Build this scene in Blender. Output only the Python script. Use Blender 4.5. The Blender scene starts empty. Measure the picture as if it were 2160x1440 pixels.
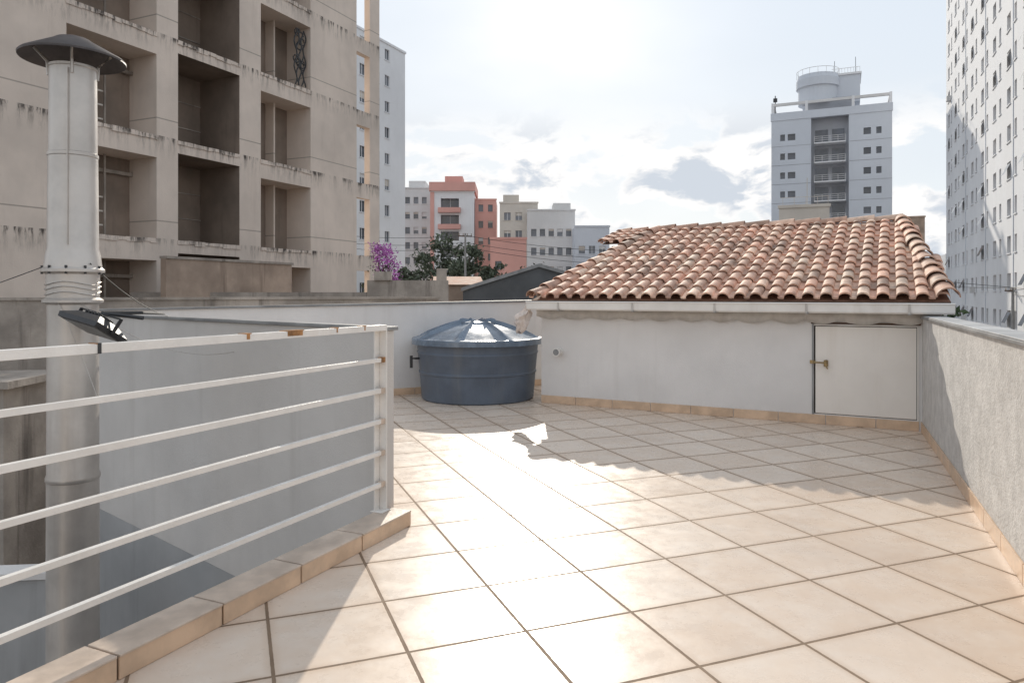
import bpy, math, random
from mathutils import Vector, Matrix, noise as mnoise
random.seed(7)
R = random.random
def U(a, b): return a + (b - a) * R()
scene = bpy.context.scene

# ------------------------------------------------------------------ materials
def new_mat(name):
    m = bpy.data.materials.new(name); m.use_nodes = True
    nt = m.node_tree; bs = nt.nodes["Principled BSDF"]
    return m, nt, bs
def N(nt, t, **kw):
    n = nt.nodes.new(t)
    for k, v in kw.items(): setattr(n, k, v)
    return n
def mathn(nt, op, a, b=None, clamp=False):
    n = N(nt, 'ShaderNodeMath', operation=op); n.use_clamp = clamp
    for i, x in enumerate((a, b)):
        if x is None: continue
        if isinstance(x, (int, float)): n.inputs[i].default_value = x
        else: nt.links.new(x, n.inputs[i])
    return n.outputs[0]
def maprange(nt, x, a, b, c=0.0, d=1.0, smooth=True):
    n = N(nt, 'ShaderNodeMapRange'); n.interpolation_type = 'SMOOTHSTEP' if smooth else 'LINEAR'
    nt.links.new(x, n.inputs[0])
    for i, v in enumerate((a, b, c, d)): n.inputs[i + 1].default_value = v
    return n.outputs[0]
def mixc(nt, fac, a, b, blend='MIX'):
    n = N(nt, 'ShaderNodeMix', data_type='RGBA', blend_type=blend)
    for sock, x in ((n.inputs[0], fac), (n.inputs[6], a), (n.inputs[7], b)):
        if isinstance(x, (int, float)): sock.default_value = x
        elif isinstance(x, (tuple, list)): sock.default_value = (x[0], x[1], x[2], 1)
        else: nt.links.new(x, sock)
    return n.outputs[2]
def noisen(nt, vec, scale, detail=4, rough=.55):
    n = N(nt, 'ShaderNodeTexNoise'); n.inputs['Scale'].default_value = scale
    n.inputs['Detail'].default_value = min(detail, 5); n.inputs['Roughness'].default_value = rough
    nt.links.new(vec, n.inputs['Vector']); return n.outputs['Fac']
def stretch(nt, vec, s):
    n = N(nt, 'ShaderNodeMapping'); n.inputs['Scale'].default_value = s
    nt.links.new(vec, n.inputs['Vector']); return n.outputs[0]
def mat(name, col, var=.12, scale=2.0, rough=.8, bump=0.0, bscale=60, streak=0.0,
        streak_col=(.12, .1, .08), metal=0.0, spec=.5, attr=None, grime_floor=None):
    m, nt, bs = new_mat(name)
    pos = N(nt, 'ShaderNodeNewGeometry').outputs['Position']
    n1 = noisen(nt, pos, scale, 4, .6)
    f = maprange(nt, n1, .3, .7)
    c = mixc(nt, f, tuple(x * (1 - var) for x in col), tuple(min(1, x * (1 + var)) for x in col))
    if attr:
        a = N(nt, 'ShaderNodeAttribute', attribute_name=attr)
        c = mixc(nt, 1.0, c, a.outputs['Color'], 'MULTIPLY')
        lich = maprange(nt, noisen(nt, pos, 2.2, 5, .7), .52, .72, 0, .55)
        c = mixc(nt, lich, c, (.17, .14, .12))
    if streak:
        sv = stretch(nt, pos, (2.6, 2.6, .22))
        s = maprange(nt, noisen(nt, sv, 1.3, 5, .65), .5, .75)
        blotch = maprange(nt, noisen(nt, pos, .9, 4, .6), .4, .7)
        s = mathn(nt, 'MULTIPLY', mathn(nt, 'MAXIMUM', s, mathn(nt, 'MULTIPLY', blotch, .5)), streak)
        c = mixc(nt, s, c, streak_col)
    if grime_floor:   # weathering just under every sill line: (z0, period)
        sep = N(nt, 'ShaderNodeSeparateXYZ'); nt.links.new(pos, sep.inputs[0])
        fr = mathn(nt, 'FRACT', mathn(nt, 'DIVIDE', mathn(nt, 'SUBTRACT', sep.outputs[2], grime_floor[0] + .04), grime_floor[1]))
        band = mathn(nt, 'ADD', maprange(nt, fr, .74, .99, 0, .75), maprange(nt, fr, .93, .985, 0, .9))
        dn = maprange(nt, noisen(nt, stretch(nt, pos, (3.5, 3.5, .6)), 1.5, 5, .75), .44, .64)
        dn = mathn(nt, 'MULTIPLY', dn, maprange(nt, noisen(nt, pos, .35, 3), .32, .6, .35, 1))
        c = mixc(nt, mathn(nt, 'MULTIPLY', mathn(nt, 'MULTIPLY', band, dn), .85, clamp=True), c, (.085, .07, .06))
        f2 = mathn(nt, 'PINGPONG', mathn(nt, 'DIVIDE', mathn(nt, 'SUBTRACT', sep.outputs[2], grime_floor[0] + .55), grime_floor[1]), .5)
        ln = mathn(nt, 'LESS_THAN', f2, .006)
        c = mixc(nt, mathn(nt, 'MULTIPLY', ln, .5), c, (.12, .1, .08))
        big = maprange(nt, noisen(nt, pos, .16, 4, .6), .45, .7, 0, .4)
        c = mixc(nt, big, c, (.38, .33, .29))
    nt.links.new(c, bs.inputs['Base Color'])
    bs.inputs['Metallic'].default_value = metal
    bs.inputs['Specular IOR Level'].default_value = spec
    r = maprange(nt, n1, .2, .8, max(0, rough - .08), min(1, rough + .08))
    nt.links.new(r, bs.inputs['Roughness'])
    if bump:
        b = N(nt, 'ShaderNodeBump'); b.inputs['Strength'].default_value = bump
        b.inputs['Distance'].default_value = .01
        nt.links.new(noisen(nt, pos, bscale, 4, .6), b.inputs['Height'])
        nt.links.new(b.outputs[0], bs.inputs['Normal'])
    return m

def floor_mat():
    m, nt, bs = new_mat("cream_ceramic_tiles")
    pos = N(nt, 'ShaderNodeNewGeometry').outputs['Position']
    e1 = (.934, .358, 0); e2 = (-.358, .934, 0); P0 = (.0592, 3.011, 0)
    sub = N(nt, 'ShaderNodeVectorMath', operation='SUBTRACT'); nt.links.new(pos, sub.inputs[0]); sub.inputs[1].default_value = P0
    def dot(e):
        d = N(nt, 'ShaderNodeVectorMath', operation='DOT_PRODUCT'); nt.links.new(sub.outputs[0], d.inputs[0]); d.inputs[1].default_value = e
        return mathn(nt, 'DIVIDE', d.outputs['Value'], .5)
    u, v = dot(e1), dot(e2)
    pu, pv = mathn(nt, 'PINGPONG', u, .5), mathn(nt, 'PINGPONG', v, .5)
    edge = mathn(nt, 'MINIMUM', pu, pv)
    wob = mathn(nt, 'MULTIPLY', mathn(nt, 'SUBTRACT', noisen(nt, pos, 30, 3), .5), .007)
    edge = mathn(nt, 'ADD', edge, wob)
    tile = maprange(nt, edge, .011, .017)
    cmb = N(nt, 'ShaderNodeCombineXYZ')
    nt.links.new(mathn(nt, 'FLOOR', u), cmb.inputs[0]); nt.links.new(mathn(nt, 'FLOOR', v), cmb.inputs[1])
    wn = N(nt, 'ShaderNodeTexWhiteNoise', noise_dimensions='3D'); nt.links.new(cmb.outputs[0], wn.inputs['Vector'])
    c = mixc(nt, wn.outputs['Value'], (.66, .525, .415), (.75, .625, .515))
    av = N(nt, 'ShaderNodeVectorMath', operation='MULTIPLY_ADD')
    nt.links.new(wn.outputs['Color'], av.inputs[0]); av.inputs[1].default_value = (9, 9, 9); nt.links.new(pos, av.inputs[2])
    cl = maprange(nt, noisen(nt, av.outputs[0], 5, 5, .65), .35, .7)
    c = mixc(nt, mathn(nt, 'MULTIPLY', cl, .4), c, (.78, .70, .62))
    near = maprange(nt, edge, .012, .09, .4, 0)
    c = mixc(nt, near, c, (.54, .39, .28))
    dirt = maprange(nt, noisen(nt, pos, .8, 5, .65), .46, .72, 0, .26)
    c = mixc(nt, dirt, c, (.42, .33, .27))
    spots = maprange(nt, noisen(nt, pos, 16, 3, .6), .70, .74, 0, .35)
    c = mixc(nt, spots, c, (.36, .28, .21))
    gc = mixc(nt, noisen(nt, pos, 6, 4), (.15, .10, .065), (.32, .23, .16))
    c = mixc(nt, tile, gc, c)
    nt.links.new(c, bs.inputs['Base Color'])
    rg = mathn(nt, 'ADD', maprange(nt, noisen(nt, av.outputs[0], 7, 5, .7), .3, .7, .24, .36), mathn(nt, 'MULTIPLY', mathn(nt, 'SUBTRACT', 1.0, tile), .45))
    nt.links.new(rg, bs.inputs['Roughness'])
    bs.inputs['Specular IOR Level'].default_value = .22
    h = mathn(nt, 'ADD', mathn(nt, 'MULTIPLY', tile, .6), mathn(nt, 'MULTIPLY', noisen(nt, av.outputs[0], 14, 5, .6), .22))
    b = N(nt, 'ShaderNodeBump'); b.inputs['Strength'].default_value = .5; b.inputs['Distance'].default_value = .006
    nt.links.new(h, b.inputs['Height']); nt.links.new(b.outputs[0], bs.inputs['Normal'])
    return m

def glass_mat(name, col=(.03, .04, .05)):
    m = mat(name, col, .4, .35, .15, spec=.8); return m

FLOOR = floor_mat()
PLASTER = mat("white_plaster", (.76, .735, .715), .05, 1.2, .85, .3, 90, .22, (.50, .46, .42))
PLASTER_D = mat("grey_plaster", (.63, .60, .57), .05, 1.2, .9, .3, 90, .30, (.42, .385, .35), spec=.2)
PLASTER_G = mat("pavement_plaster", (.60, .585, .57), .07, 1.5, .85, .3, 120, .15, (.42, .40, .37))
ROUGHW = mat("roughcast_plaster", (.61, .595, .575), .12, 9, .9, 1.0, 45, .36, (.37, .345, .32))
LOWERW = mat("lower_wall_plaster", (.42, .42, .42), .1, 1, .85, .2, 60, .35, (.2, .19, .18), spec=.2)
CAP = mat("grey_flashing", (.25, .25, .25), .25, 3, .5, .1, 30)
CAPL = mat("grey_coping", (.40, .40, .40), .2, 3, .6, .2, 40, .3, (.2, .19, .18))
PEACH = mat("peach_ceramic", (.68, .49, .34), .16, 5, .35, .15, 50, .25, (.35, .25, .18))
CREAMT = mat("cream_ceramic_cap", (.60, .49, .40), .18, 6, .4, .15, 50, .3, (.30, .22, .17))
GROUT = mat("grout", (.24, .17, .12), .2, 8, .95)
WPAINT = mat("white_enamel_paint", (.82, .79, .75), .06, 6, .35, .2, 90, .25, (.50, .40, .30))
RUST = mat("rust", (.34, .17, .07), .4, 20, .9, .5, 90)
WHITEP = mat("white_gutter_paint", (.82, .79, .75), .05, 4, .45, .05, 40, .28, (.52, .46, .38))
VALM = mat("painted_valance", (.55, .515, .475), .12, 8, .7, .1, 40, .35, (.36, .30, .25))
DOORM = mat("white_door_paint", (.86, .81, .75), .03, 2, .5, .08, 30, .25, (.64, .55, .46))
BRASS = mat("worn_brass", (.35, .26, .14), .3, 30, .4, metal=.9)
DARKM = mat("dark_metal", (.03, .03, .032), .3, 8, .45, .1, 60)
GALV = mat("galvanised_steel", (.56, .52, .48), .12, 3.0, .40, .12, 25, .4, (.32, .26, .22), metal=.6)
GALVD = mat("sooty_steel", (.10, .085, .08), .3, 5, .6, .2, 30, metal=.4)
TANKM = mat("blue_polyethylene", (.10, .125, .165), .15, 2.5, .5, .12, 30, .35, (.20, .20, .20))
LIDM = mat("blue_polyethylene_lid", (.13, .175, .235), .2, 5, .26, .15, 30, .3, (.36, .36, .36))
TERRA = mat("terracotta_tile", (.62, .375, .27), .25, 7, .7, .5, 60, .0, attr="tint")
TERRAP = mat("terracotta_plain", (.40, .22, .15), .3, 3, .8, .5, 60)
CONC = mat("beige_render", (.71, .605, .52), .09, .5, .9, .5, 25, .22, (.42, .34, .28), grime_floor=(3.0, 3.02))
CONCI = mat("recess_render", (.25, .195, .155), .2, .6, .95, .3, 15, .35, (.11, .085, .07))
OLDC = mat("old_stained_concrete", (.38, .33, .285), .25, 1.3, .95, .9, 25, .75, (.08, .065, .055))
OLDB = mat("brown_stained_wall", (.42, .32, .25), .22, .8, .95, .6, 25, .6, (.14, .095, .07))
DARK = mat("dark_interior", (.035, .03, .028), .3, 1, .9)
WHB = mat("white_building_paint", (.76, .76, .77), .05, .15, .9, 0, 10, .2, (.56, .55, .55))
WHB2 = mat("offwhite_building_paint", (.68, .67, .66), .06, .15, .9, 0, 10, .22, (.50, .48, .47))
BLUEG = mat("bluegrey_hazed_paint", (.61, .64, .69), .04, .15, .9, 0, 10, .15, (.50, .51, .54))  # blue-grey paint, lightened so that distance haze sits in the colour
BLUED = mat("bluegrey_hazed_recess", (.38, .39, .42), .1, .2, .9)  # recess tone, also lightened to paint in the haze
SALM = mat("salmon_paint", (.66, .36, .31), .08, .2, .9, 0, 10, .15, (.5, .28, .25))
BEIGE = mat("beige_building_paint", (.60, .55, .49), .08, .3, .9, 0, 10, .2, (.42, .38, .34))
GLASS = glass_mat("window_glass", (.12, .13, .15))
GLASSD = glass_mat("dark_window_glass", (.08, .09, .11))
ASPH = mat("asphalt", (.06, .06, .06), .2, .5, .95)
GROUNDM = mat("city_ground", (.16, .15, .14), .25, .03, .95, .2, 2)
ROOFG = mat("dark_fibre_cement", (.10, .105, .11), .2, 1, .85, .3, 20, .3, (.17, .16, .15))
BARK = mat("bark", (.10, .075, .055), .3, 6, .95, .6, 20)
LEAF = mat("leaf_green", (.055, .085, .035), .45, 1.2, .7)
LEAF2 = mat("leaf_haze_green", (.10, .12, .08), .4, .6, .8)
BOUG = mat("bougainvillea_bract", (.46, .15, .45), .35, 3, .7)
WIRE = mat("cable", (.05, .05, .05), .1, 3, .6)
CLOTH = mat("off_white_cloth", (.68, .59, .53), .15, 12, .95, .4, 60)
WOOD = mat("dark_wood", (.10, .06, .04), .3, 6, .7)
POLEC = mat("pole_concrete", (.30, .29, .28), .15, 2, .9)

# ------------------------------------------------------------------ mesh builder
class Frame:
    def __init__(s, O, u, n=None, z=0):
        s.O = Vector((O[0], O[1], z)); s.u = Vector((u[0], u[1], 0)).normalized()
        s.n = Vector((n[0], n[1], 0)).normalized() if n else Vector((-s.u.y, s.u.x, 0))
    def p(s, a, r, z): return s.O + s.u * a + s.n * r + Vector((0, 0, z))
WORLD = Frame((0, 0), (1, 0), (0, 1))

class MB:
    def __init__(s): s.v = []; s.f = []; s.m = []; s.mats = []; s.tint = []; s.cur = (1, 1, 1)
    def mi(s, m):
        if m not in s.mats: s.mats.append(m)
        return s.mats.index(m)
    def poly(s, pts, m):
        b = len(s.v); s.v.extend([tuple(p) for p in pts]); s.f.append(tuple(range(b, b + len(pts)))); s.m.append(s.mi(m)); s.tint.append(s.cur)
    def faces(s, vs, fs, m):
        b = len(s.v); s.v.extend([tuple(p) for p in vs]); k = s.mi(m)
        for f in fs: s.f.append(tuple(i + b for i in f)); s.m.append(k); s.tint.append(s.cur)
    def box(s, F, a0, a1, r0, r1, z0, z1, m, top=None):
        P = [F.p(a, r, z) for z in (z0, z1) for (a, r) in ((a0, r0), (a1, r0), (a1, r1), (a0, r1))]
        s.faces(P, [(3, 2, 1, 0), (0, 1, 5, 4), (1, 2, 6, 5), (2, 3, 7, 6), (3, 0, 4, 7)] + ([] if top else [(4, 5, 6, 7)]), m)
        if top: s.poly([P[4], P[5], P[6], P[7]], top)
    def mbox(s, Mx, dx, dy, dz, m):
        P = [Mx @ Vector((x * dx / 2, y * dy / 2, z * dz / 2)) for z in (-1, 1) for (x, y) in ((-1, -1), (1, -1), (1, 1), (-1, 1))]
        s.faces(P, [(3, 2, 1, 0), (0, 1, 5, 4), (1, 2, 6, 5), (2, 3, 7, 6), (3, 0, 4, 7), (4, 5, 6, 7)], m)
    def lathe(s, c, prof, m, seg=48, fn=None, caps=True):
        vs = []; fs = []
        for (r, z) in prof:
            for i in range(seg):
                a = 2 * math.pi * i / seg; rr, zz = (r, z) if fn is None else fn(r, z, a)
                vs.append((c[0] + rr * math.cos(a), c[1] + rr * math.sin(a), c[2] + zz))
        for j in range(len(prof) - 1):
            for i in range(seg):
                k = (i + 1) % seg; fs.append((j * seg + i, j * seg + k, (j + 1) * seg + k, (j + 1) * seg + i))
        if caps:
            fs.append(tuple(range(seg))[::-1]); fs.append(tuple((len(prof) - 1) * seg + i for i in range(seg)))
        s.faces(vs, fs, m)
    def tube(s, pts, r, m, seg=6):
        pts = [Vector(p) for p in pts]; rs = r if isinstance(r, (list, tuple)) else [r] * len(pts)
        vs = []; fs = []
        for i, p in enumerate(pts):
            d = (pts[min(i + 1, len(pts) - 1)] - pts[max(i - 1, 0)]).normalized()
            ref = Vector((0, 0, 1)) if abs(d.z) < .9 else Vector((1, 0, 0))
            a = d.cross(ref).normalized(); b = d.cross(a)
            for k in range(seg):
                t = 2 * math.pi * k / seg; vs.append(p + (a * math.cos(t) + b * math.sin(t)) * rs[i])
        for i in range(len(pts) - 1):
            for k in range(seg):
                q = (k + 1) % seg; fs.append((i * seg + k, i * seg + q, (i + 1) * seg + q, (i + 1) * seg + k))
        fs.append(tuple(range(seg))[::-1]); fs.append(tuple((len(pts) - 1) * seg + i for i in range(seg)))
        s.faces(vs, fs, m)
    def build(s, name, parent=None, smooth=None, bevel=0, tint=False):
        xs = [v[0] for v in s.v]; ys = [v[1] for v in s.v]; zs = [v[2] for v in s.v]
        c = Vector(((min(xs) + max(xs)) / 2, (min(ys) + max(ys)) / 2, min(zs)))
        me = bpy.data.meshes.new(name)
        me.from_pydata([(v[0] - c.x, v[1] - c.y, v[2] - c.z) for v in s.v], [], s.f)
        for m in s.mats: me.materials.append(m)
        me.polygons.foreach_set('material_index', s.m)
        if tint:
            at = me.color_attributes.new("tint", 'FLOAT_COLOR', 'CORNER'); k = 0
            for pi, p in enumerate(me.polygons):
                t = s.tint[pi]
                for _ in range(p.loop_total): at.data[k].color = (t[0], t[1], t[2], 1); k += 1
        me.update()
        o = bpy.data.objects.new(name, me); o.location = c; scene.collection.objects.link(o)
        if parent: o.parent = parent; o.location = c - parent.location
        if smooth is not None:
            me.polygons.foreach_set('use_smooth', [True] * len(me.polygons))
            md = o.modifiers.new("w", 'WELD'); md.merge_threshold = .0002
            me.set_sharp_from_angle(angle=math.radians(smooth))
        if bevel:
            b = o.modifiers.new("b", 'BEVEL'); b.width = bevel; b.segments = 2; b.limit_method = 'ANGLE'
        return o
def empty(name, loc=(0, 0, 0)):
    e = bpy.data.objects.new(name, None); e.location = loc; scene.collection.objects.link(e); return e

def grid_wall(mb, F, sb, zb, hole, wm, r0=0, flip=False):
    """wall in plane r=r0 of frame F; hole(i,j)->None or (depth, back_mat or None, reveal_mat)"""
    sg = -1 if flip else 1
    for i in range(len(sb) - 1):
        for j in range(len(zb) - 1):
            a, b, c, d = sb[i], sb[i + 1], zb[j], zb[j + 1]
            h = hole(i, j)
            if not h:
                mb.poly([F.p(a, r0, c), F.p(b, r0, c), F.p(b, r0, d), F.p(a, r0, d)], wm); continue
            dep, bm, rm = h; r1 = r0 + dep * sg
            if bm: mb.poly([F.p(a, r1, c), F.p(b, r1, c), F.p(b, r1, d), F.p(a, r1, d)], bm)
            def nb(ii, jj): return 0 <= ii < len(sb) - 1 and 0 <= jj < len(zb) - 1 and hole(ii, jj)
            if not nb(i - 1, j): mb.poly([F.p(a, r0, c), F.p(a, r1, c), F.p(a, r1, d), F.p(a, r0, d)], rm)
            if not nb(i + 1, j): mb.poly([F.p(b, r0, c), F.p(b, r1, c), F.p(b, r1, d), F.p(b, r0, d)], rm)
            if not nb(i, j - 1): mb.poly([F.p(a, r0, c), F.p(b, r0, c), F.p(b, r1, c), F.p(a, r1, c)], rm)
            if not nb(i, j + 1): mb.poly([F.p(a, r0, d), F.p(b, r0, d), F.p(b, r1, d), F.p(a, r1, d)], rm)

def windows_breaks(a, b, wins):
    br = [a]; ids = set()
    for (w0, w1) in wins:
        br.append(w0); ids.add(len(br) - 1); br.append(w1)
    br.append(b); return br, ids

# ------------------------------------------------------------------ ground
mb = MB(); mb.poly([(-3000, -3000, -6), (3000, -3000, -6), (3000, 3000, -6), (-3000, 3000, -6)], GROUNDM); mb.build("ground")
FS = Frame((8, -30), (.416, .909), (.909, -.416))
mb = MB(); mb.box(FS, -20, 400, -2.0, 5.5, -5.99, -5.9, ASPH)
for k in range(0, 300, 8): mb.box(FS, k, k + 4, 1.7, 1.85, -5.896, -5.892, WHB)
mb.box(FS, -20, 400, 5.5, 7.5, -5.99, -5.78, PLASTER_G); mb.box(FS, -20, 400, -3.4, -2.0, -5.99, -5.78, PLASTER_G)
mb.build("street")

# ------------------------------------------------------------------ terrace
A = (.34, 9.38); B = (4.175, 7.37)
FH = Frame(A, (B[0] - A[0], B[1] - A[1]), (.464, .886))
FR = Frame(B, (.4016, .9158), (.9158, -.4016))
FK = Frame((-.617, 4.38), (.42, .907), (-.907, .42))
FP = Frame((-.735, 4.42), (-.758, .652), (.652, .758))
BW = Frame((-5.6, 7.86), (.8802, .4745), (-.4745, .8802))
k_end = FK.p(-8.2, 0, 0); r_end = FR.p(-11.2, 0, 0)
pe = FP.p(4.75, .03, 0)
poly = [FK.p(0, .08, 0), FP.p(0, .04, 0), pe, Vector((-4.86, 8.27, 0)), Vector((.55, 11.18, 0)), Vector((.45, 9.4, 0)),
        FH.p(4.33, .02, 0), FR.p(-.0, .02, 0), r_end, k_end]
mb = MB()
mb.poly([(p.x, p.y, 0) for p in poly], FLOOR)
mb.build("terrace_floor")
mb = MB()
n = len(poly)
for i in range(n):
    a, b = poly[i], poly[(i + 1) % n]
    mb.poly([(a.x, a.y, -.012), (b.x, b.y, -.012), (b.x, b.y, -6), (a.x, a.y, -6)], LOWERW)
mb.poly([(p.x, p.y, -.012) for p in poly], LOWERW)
mb.build("lower_house")

# kerb with ceramic cap
mb = MB()
mb.box(FK, -8.2, -.004, .006, .165, -.3, .078, GROUT)
s = 0
while s > -8.1:
    mb.box(FK, s - .475, s, -.004 + U(-.001, .001), .006, .001, .083, PEACH)
    mb.box(FK, s - .475, s, -.008 + U(-.0015, .001), .172, .0835, .095 + U(-.0015, .001), CREAMT)
    s -= .485
mb.box(FK, 0, .010, .0, .165, .001, .083, PEACH)
mb.build("tiled_kerb", bevel=.0025)

# railing
mb = MB()
T0, T1 = -.09, -6.4
def rail(z, h, w):
    for (a, b) in ((T1, -4.6), (-4.6, -2.33), (-2.33, T0 + .02)):
        mb.box(FK, a, b - .0015, .145 - w / 2, .145 + w / 2, z - h / 2 + U(-.002, .002), z + h / 2 + U(-.002, .002), WPAINT)
for z in (1.005, .82, .635, .446, .258): rail(z, .026, .026)
rail(1.198, .034, .045)
for t in (T0, -2.33, -4.6):
    mb.box(FK, t - .03, t + .028, .172, .180, .096, 1.215, WPAINT)
    mb.box(FK, t + .020, t + .028, .122, .1715, .096, 1.212, WPAINT)
    mb.box(FK, t - .045, t + .045, .108, .195, .0955, .101, WPAINT)
for (a, b) in ((-.93, -.80), (-1.2, -1.16), (-1.93, -1.915), (-.30, -.27), (-.55, -.52), (-2.6, -2.5)):
    mb.box(FK, a, b, .121, .169, 1.214, 1.2180, RUST); mb.box(FK, a + .01, b - .01, .1205, .123, 1.19, 1.2175, RUST)
for z in (1.005, .82, .635, .446, .258):
    mb.box(FK, T0 - .02, T0 + .021, .131, .1592, z - .0155, z + .0155, RUST if z > .9 else CREAMT)
mb.box(FK, -1.925, -1.91, .120, .170, 1.178, 1.2185, DARKM)
mb.build("metal_railing", bevel=.002)

# wall on the far side of the stairwell
mb = MB()
mb.box(FP, .05, 4.72, 0, .06, -.80, 1.175, PLASTER_D)
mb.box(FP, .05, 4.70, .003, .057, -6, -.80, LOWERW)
mb.box(FP, .03, 4.76, -.02, .08, 1.176, 1.20, CAP)
mb.build("stairwell_wall", bevel=.004)
# back wall
mb = MB()
def slopebox(F, a0, a1, r0, r1, z0, zt0, zt1, m):
    P = [F.p(a0, r0, z0), F.p(a1, r0, z0), F.p(a1, r1, z0), F.p(a0, r1, z0), F.p(a0, r0, zt0), F.p(a1, r0, zt1), F.p(a1, r1, zt1), F.p(a0, r1, zt0)]
    mb.faces(P, [(3, 2, 1, 0), (0, 1, 5, 4), (1, 2, 6, 5), (2, 3, 7, 6), (3, 0, 4, 7), (4, 5, 6, 7)], m)
slopebox(BW, .85, 7.05, 0, .14, -.2, 1.20, 1.285, PLASTER)
Pp = [BW.p(.83, -.025, 1.202), BW.p(7.05, -.025, 1.287), BW.p(7.05, .165, 1.287), BW.p(.83, .165, 1.202)]
Pq = [p + Vector((0, 0, .025)) for p in Pp]
mb.faces(Pp + Pq, [(3, 2, 1, 0), (0, 1, 5, 4), (1, 2, 6, 5), (2, 3, 7, 6), (3, 0, 4, 7), (4, 5, 6, 7)], CAP)
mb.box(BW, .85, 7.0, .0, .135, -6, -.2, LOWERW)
mb.build("back_wall")
mb = MB()
a = .95
while a < 6.9:
    mb.box(BW, a, a + .475, -.012, -.001, .001, .095, PEACH); a += .483
mb.build("skirting_tiles", bevel=.0015)

# right wall
mb = MB()
mb.box(FR, -11.2, .12, 0, .16, -6, 1.15, ROUGHW)
mb.box(FR, -11.2, .14, -.022, .185, 1.151, 1.172, CAP)
mb.box(FR, -11.2, .14, -.014, .178, 1.1725, 1.182, CAPL)
mb.build("parapet_wall", bevel=.003)
mb = MB()
a = -11.0
while a < -.3:
    mb.box(FR, a, a + .475, -.012, -.001, .001, .10, PEACH); a += .483
mb.build("skirting_tiles", bevel=.0015)

# unseen house added behind the viewpoint; its sunlit white wall bounces fill light
FRH = Frame((-2.6, -4.0), (.909, -.416), (-.416, -.909))
mb = MB()
grid_wall(mb, FRH, [-3, .6, 1.5, 2.4, 3.8, 6], [0, .9, 2.1, 3.0], lambda i, j: (.12, GLASSD, WHITEP) if (i == 1 and j < 2) or (i == 3 and j == 1) else None, PLASTER)
mb.box(FRH, -3, 6, .2, 6, -6, 2.98, PLASTER); mb.box(FRH, -3.2, 6.2, -.3, 6.2, 3.0, 3.15, CAP)
mb.build("rear_fill_house")

# ------------------------------------------------------------------ tiled house
H = empty("tiled_roof_house", FH.p(2.2, 2, 0))
mb = MB()
LH = 4.33
grid_wall(mb, FH, [.045, 3.31, 4.29, LH], [-.2, .11, 1.06, 1.25], lambda i, j: (.03, DARK, DOORM) if (i == 1 and j == 1) else None, PLASTER)
mb.box(FH, .045, LH, .04, 6.4, -6, 1.22, PLASTER)
mb.poly([FH.p(.045, 0, -.2), FH.p(.045, .04, -.2), FH.p(.045, .04, 1.25), FH.p(.045, 0, 1.25)], PLASTER)
mb.build("walls", H)
mb = MB()
a = .05
while a < 4.25:
    mb.box(FH, a, min(a + .475, 4.3), -.012, -.001, .001, .10, PEACH); a += .483
mb.build("skirting", H, bevel=.0015)
mb = MB()
mb.box(FH, 3.325, 4.28, -.006, .025, .118, 1.052, DOORM)
for (a, b, c, d) in ((3.29, 3.31, .10, 1.075), (4.285, 4.30, .10, 1.075), (3.31, 4.285, 1.06, 1.075)):
    mb.box(FH, a, b, -.012, -.0015, c, d, CAP if d - c > .1 and a < 4 else WHITEP)
mb.box(FH, 3.28, 4.32, -.010, -.001, 1.078, 1.098, WOOD)
mb.build("hatch_door", H, bevel=.003)
mb = MB()
def fp(a, r, z): return FH.p(a, r, z)
mb.lathe(fp(3.43, -.02, .62), [(.004, 0), (.022, .005), (.022, .07), (.004, .075)], BRASS, 16)
mb.tube([fp(3.43, -.02, .665), fp(3.43, -.055, .665), fp(3.40, -.06, .665), fp(3.30, -.06, .668)], .009, BRASS, 8)
mb.box(FH, 3.27, 3.325, -.022, -.0125, .65, .685, BRASS)
mb.tube([fp(3.43, -.03, .64), fp(3.44, -.05, .615), fp(3.45, -.05, .60)], .007, BRASS, 8)
mb.build("door_handle", H, smooth=40)
# gutter + fascia + wavy flashing
mb = MB()
e0, e1 = -.03, 4.60
prof = [(-.16, 1.31), (-.16, 1.215), (-.165, 1.20), (-.27, 1.20), (-.285, 1.215), (-.295, 1.295), (-.31, 1.30), (-.305, 1.31), (-.287, 1.305), (-.277, 1.22), (-.265, 1.21), (-.17, 1.21)]
for i in range(len(prof) - 1):
    (r0, z0), (r1, z1) = prof[i], prof[i + 1]
    mb.poly([fp(e0, r0, z0), fp(e1, r0, z0), fp(e1, r1, z1), fp(e0, r1, z1)], WHITEP)
for e in (e0, e1):
    mb.poly([fp(e, -.16, 1.31), fp(e, -.16, 1.20), fp(e, -.27, 1.20), fp(e, -.295, 1.30)], WHITEP)
for k in range(5):
    e = .4 + k * .95; mb.box(FH, e, e + .03, -.30, -.155, 1.193, 1.199, CAP); mb.box(FH, e, e + .02, -.302, -.297, 1.20, 1.306, VALM)
mb.box(FH, e0, e1, -.155, -.0, 1.225, 1.245, WHITEP)
mb.build("gutter", H)
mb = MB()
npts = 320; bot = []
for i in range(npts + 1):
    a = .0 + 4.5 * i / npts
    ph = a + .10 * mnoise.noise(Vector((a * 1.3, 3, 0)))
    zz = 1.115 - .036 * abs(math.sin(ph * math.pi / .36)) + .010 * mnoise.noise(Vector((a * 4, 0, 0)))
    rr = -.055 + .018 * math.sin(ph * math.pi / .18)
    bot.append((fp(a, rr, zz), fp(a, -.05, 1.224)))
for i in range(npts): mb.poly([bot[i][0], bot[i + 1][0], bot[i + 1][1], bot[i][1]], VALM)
o = mb.build("wavy_valance", H, smooth=60); sm = o.modifiers.new("s", 'SOLIDIFY'); sm.thickness = .004

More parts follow.
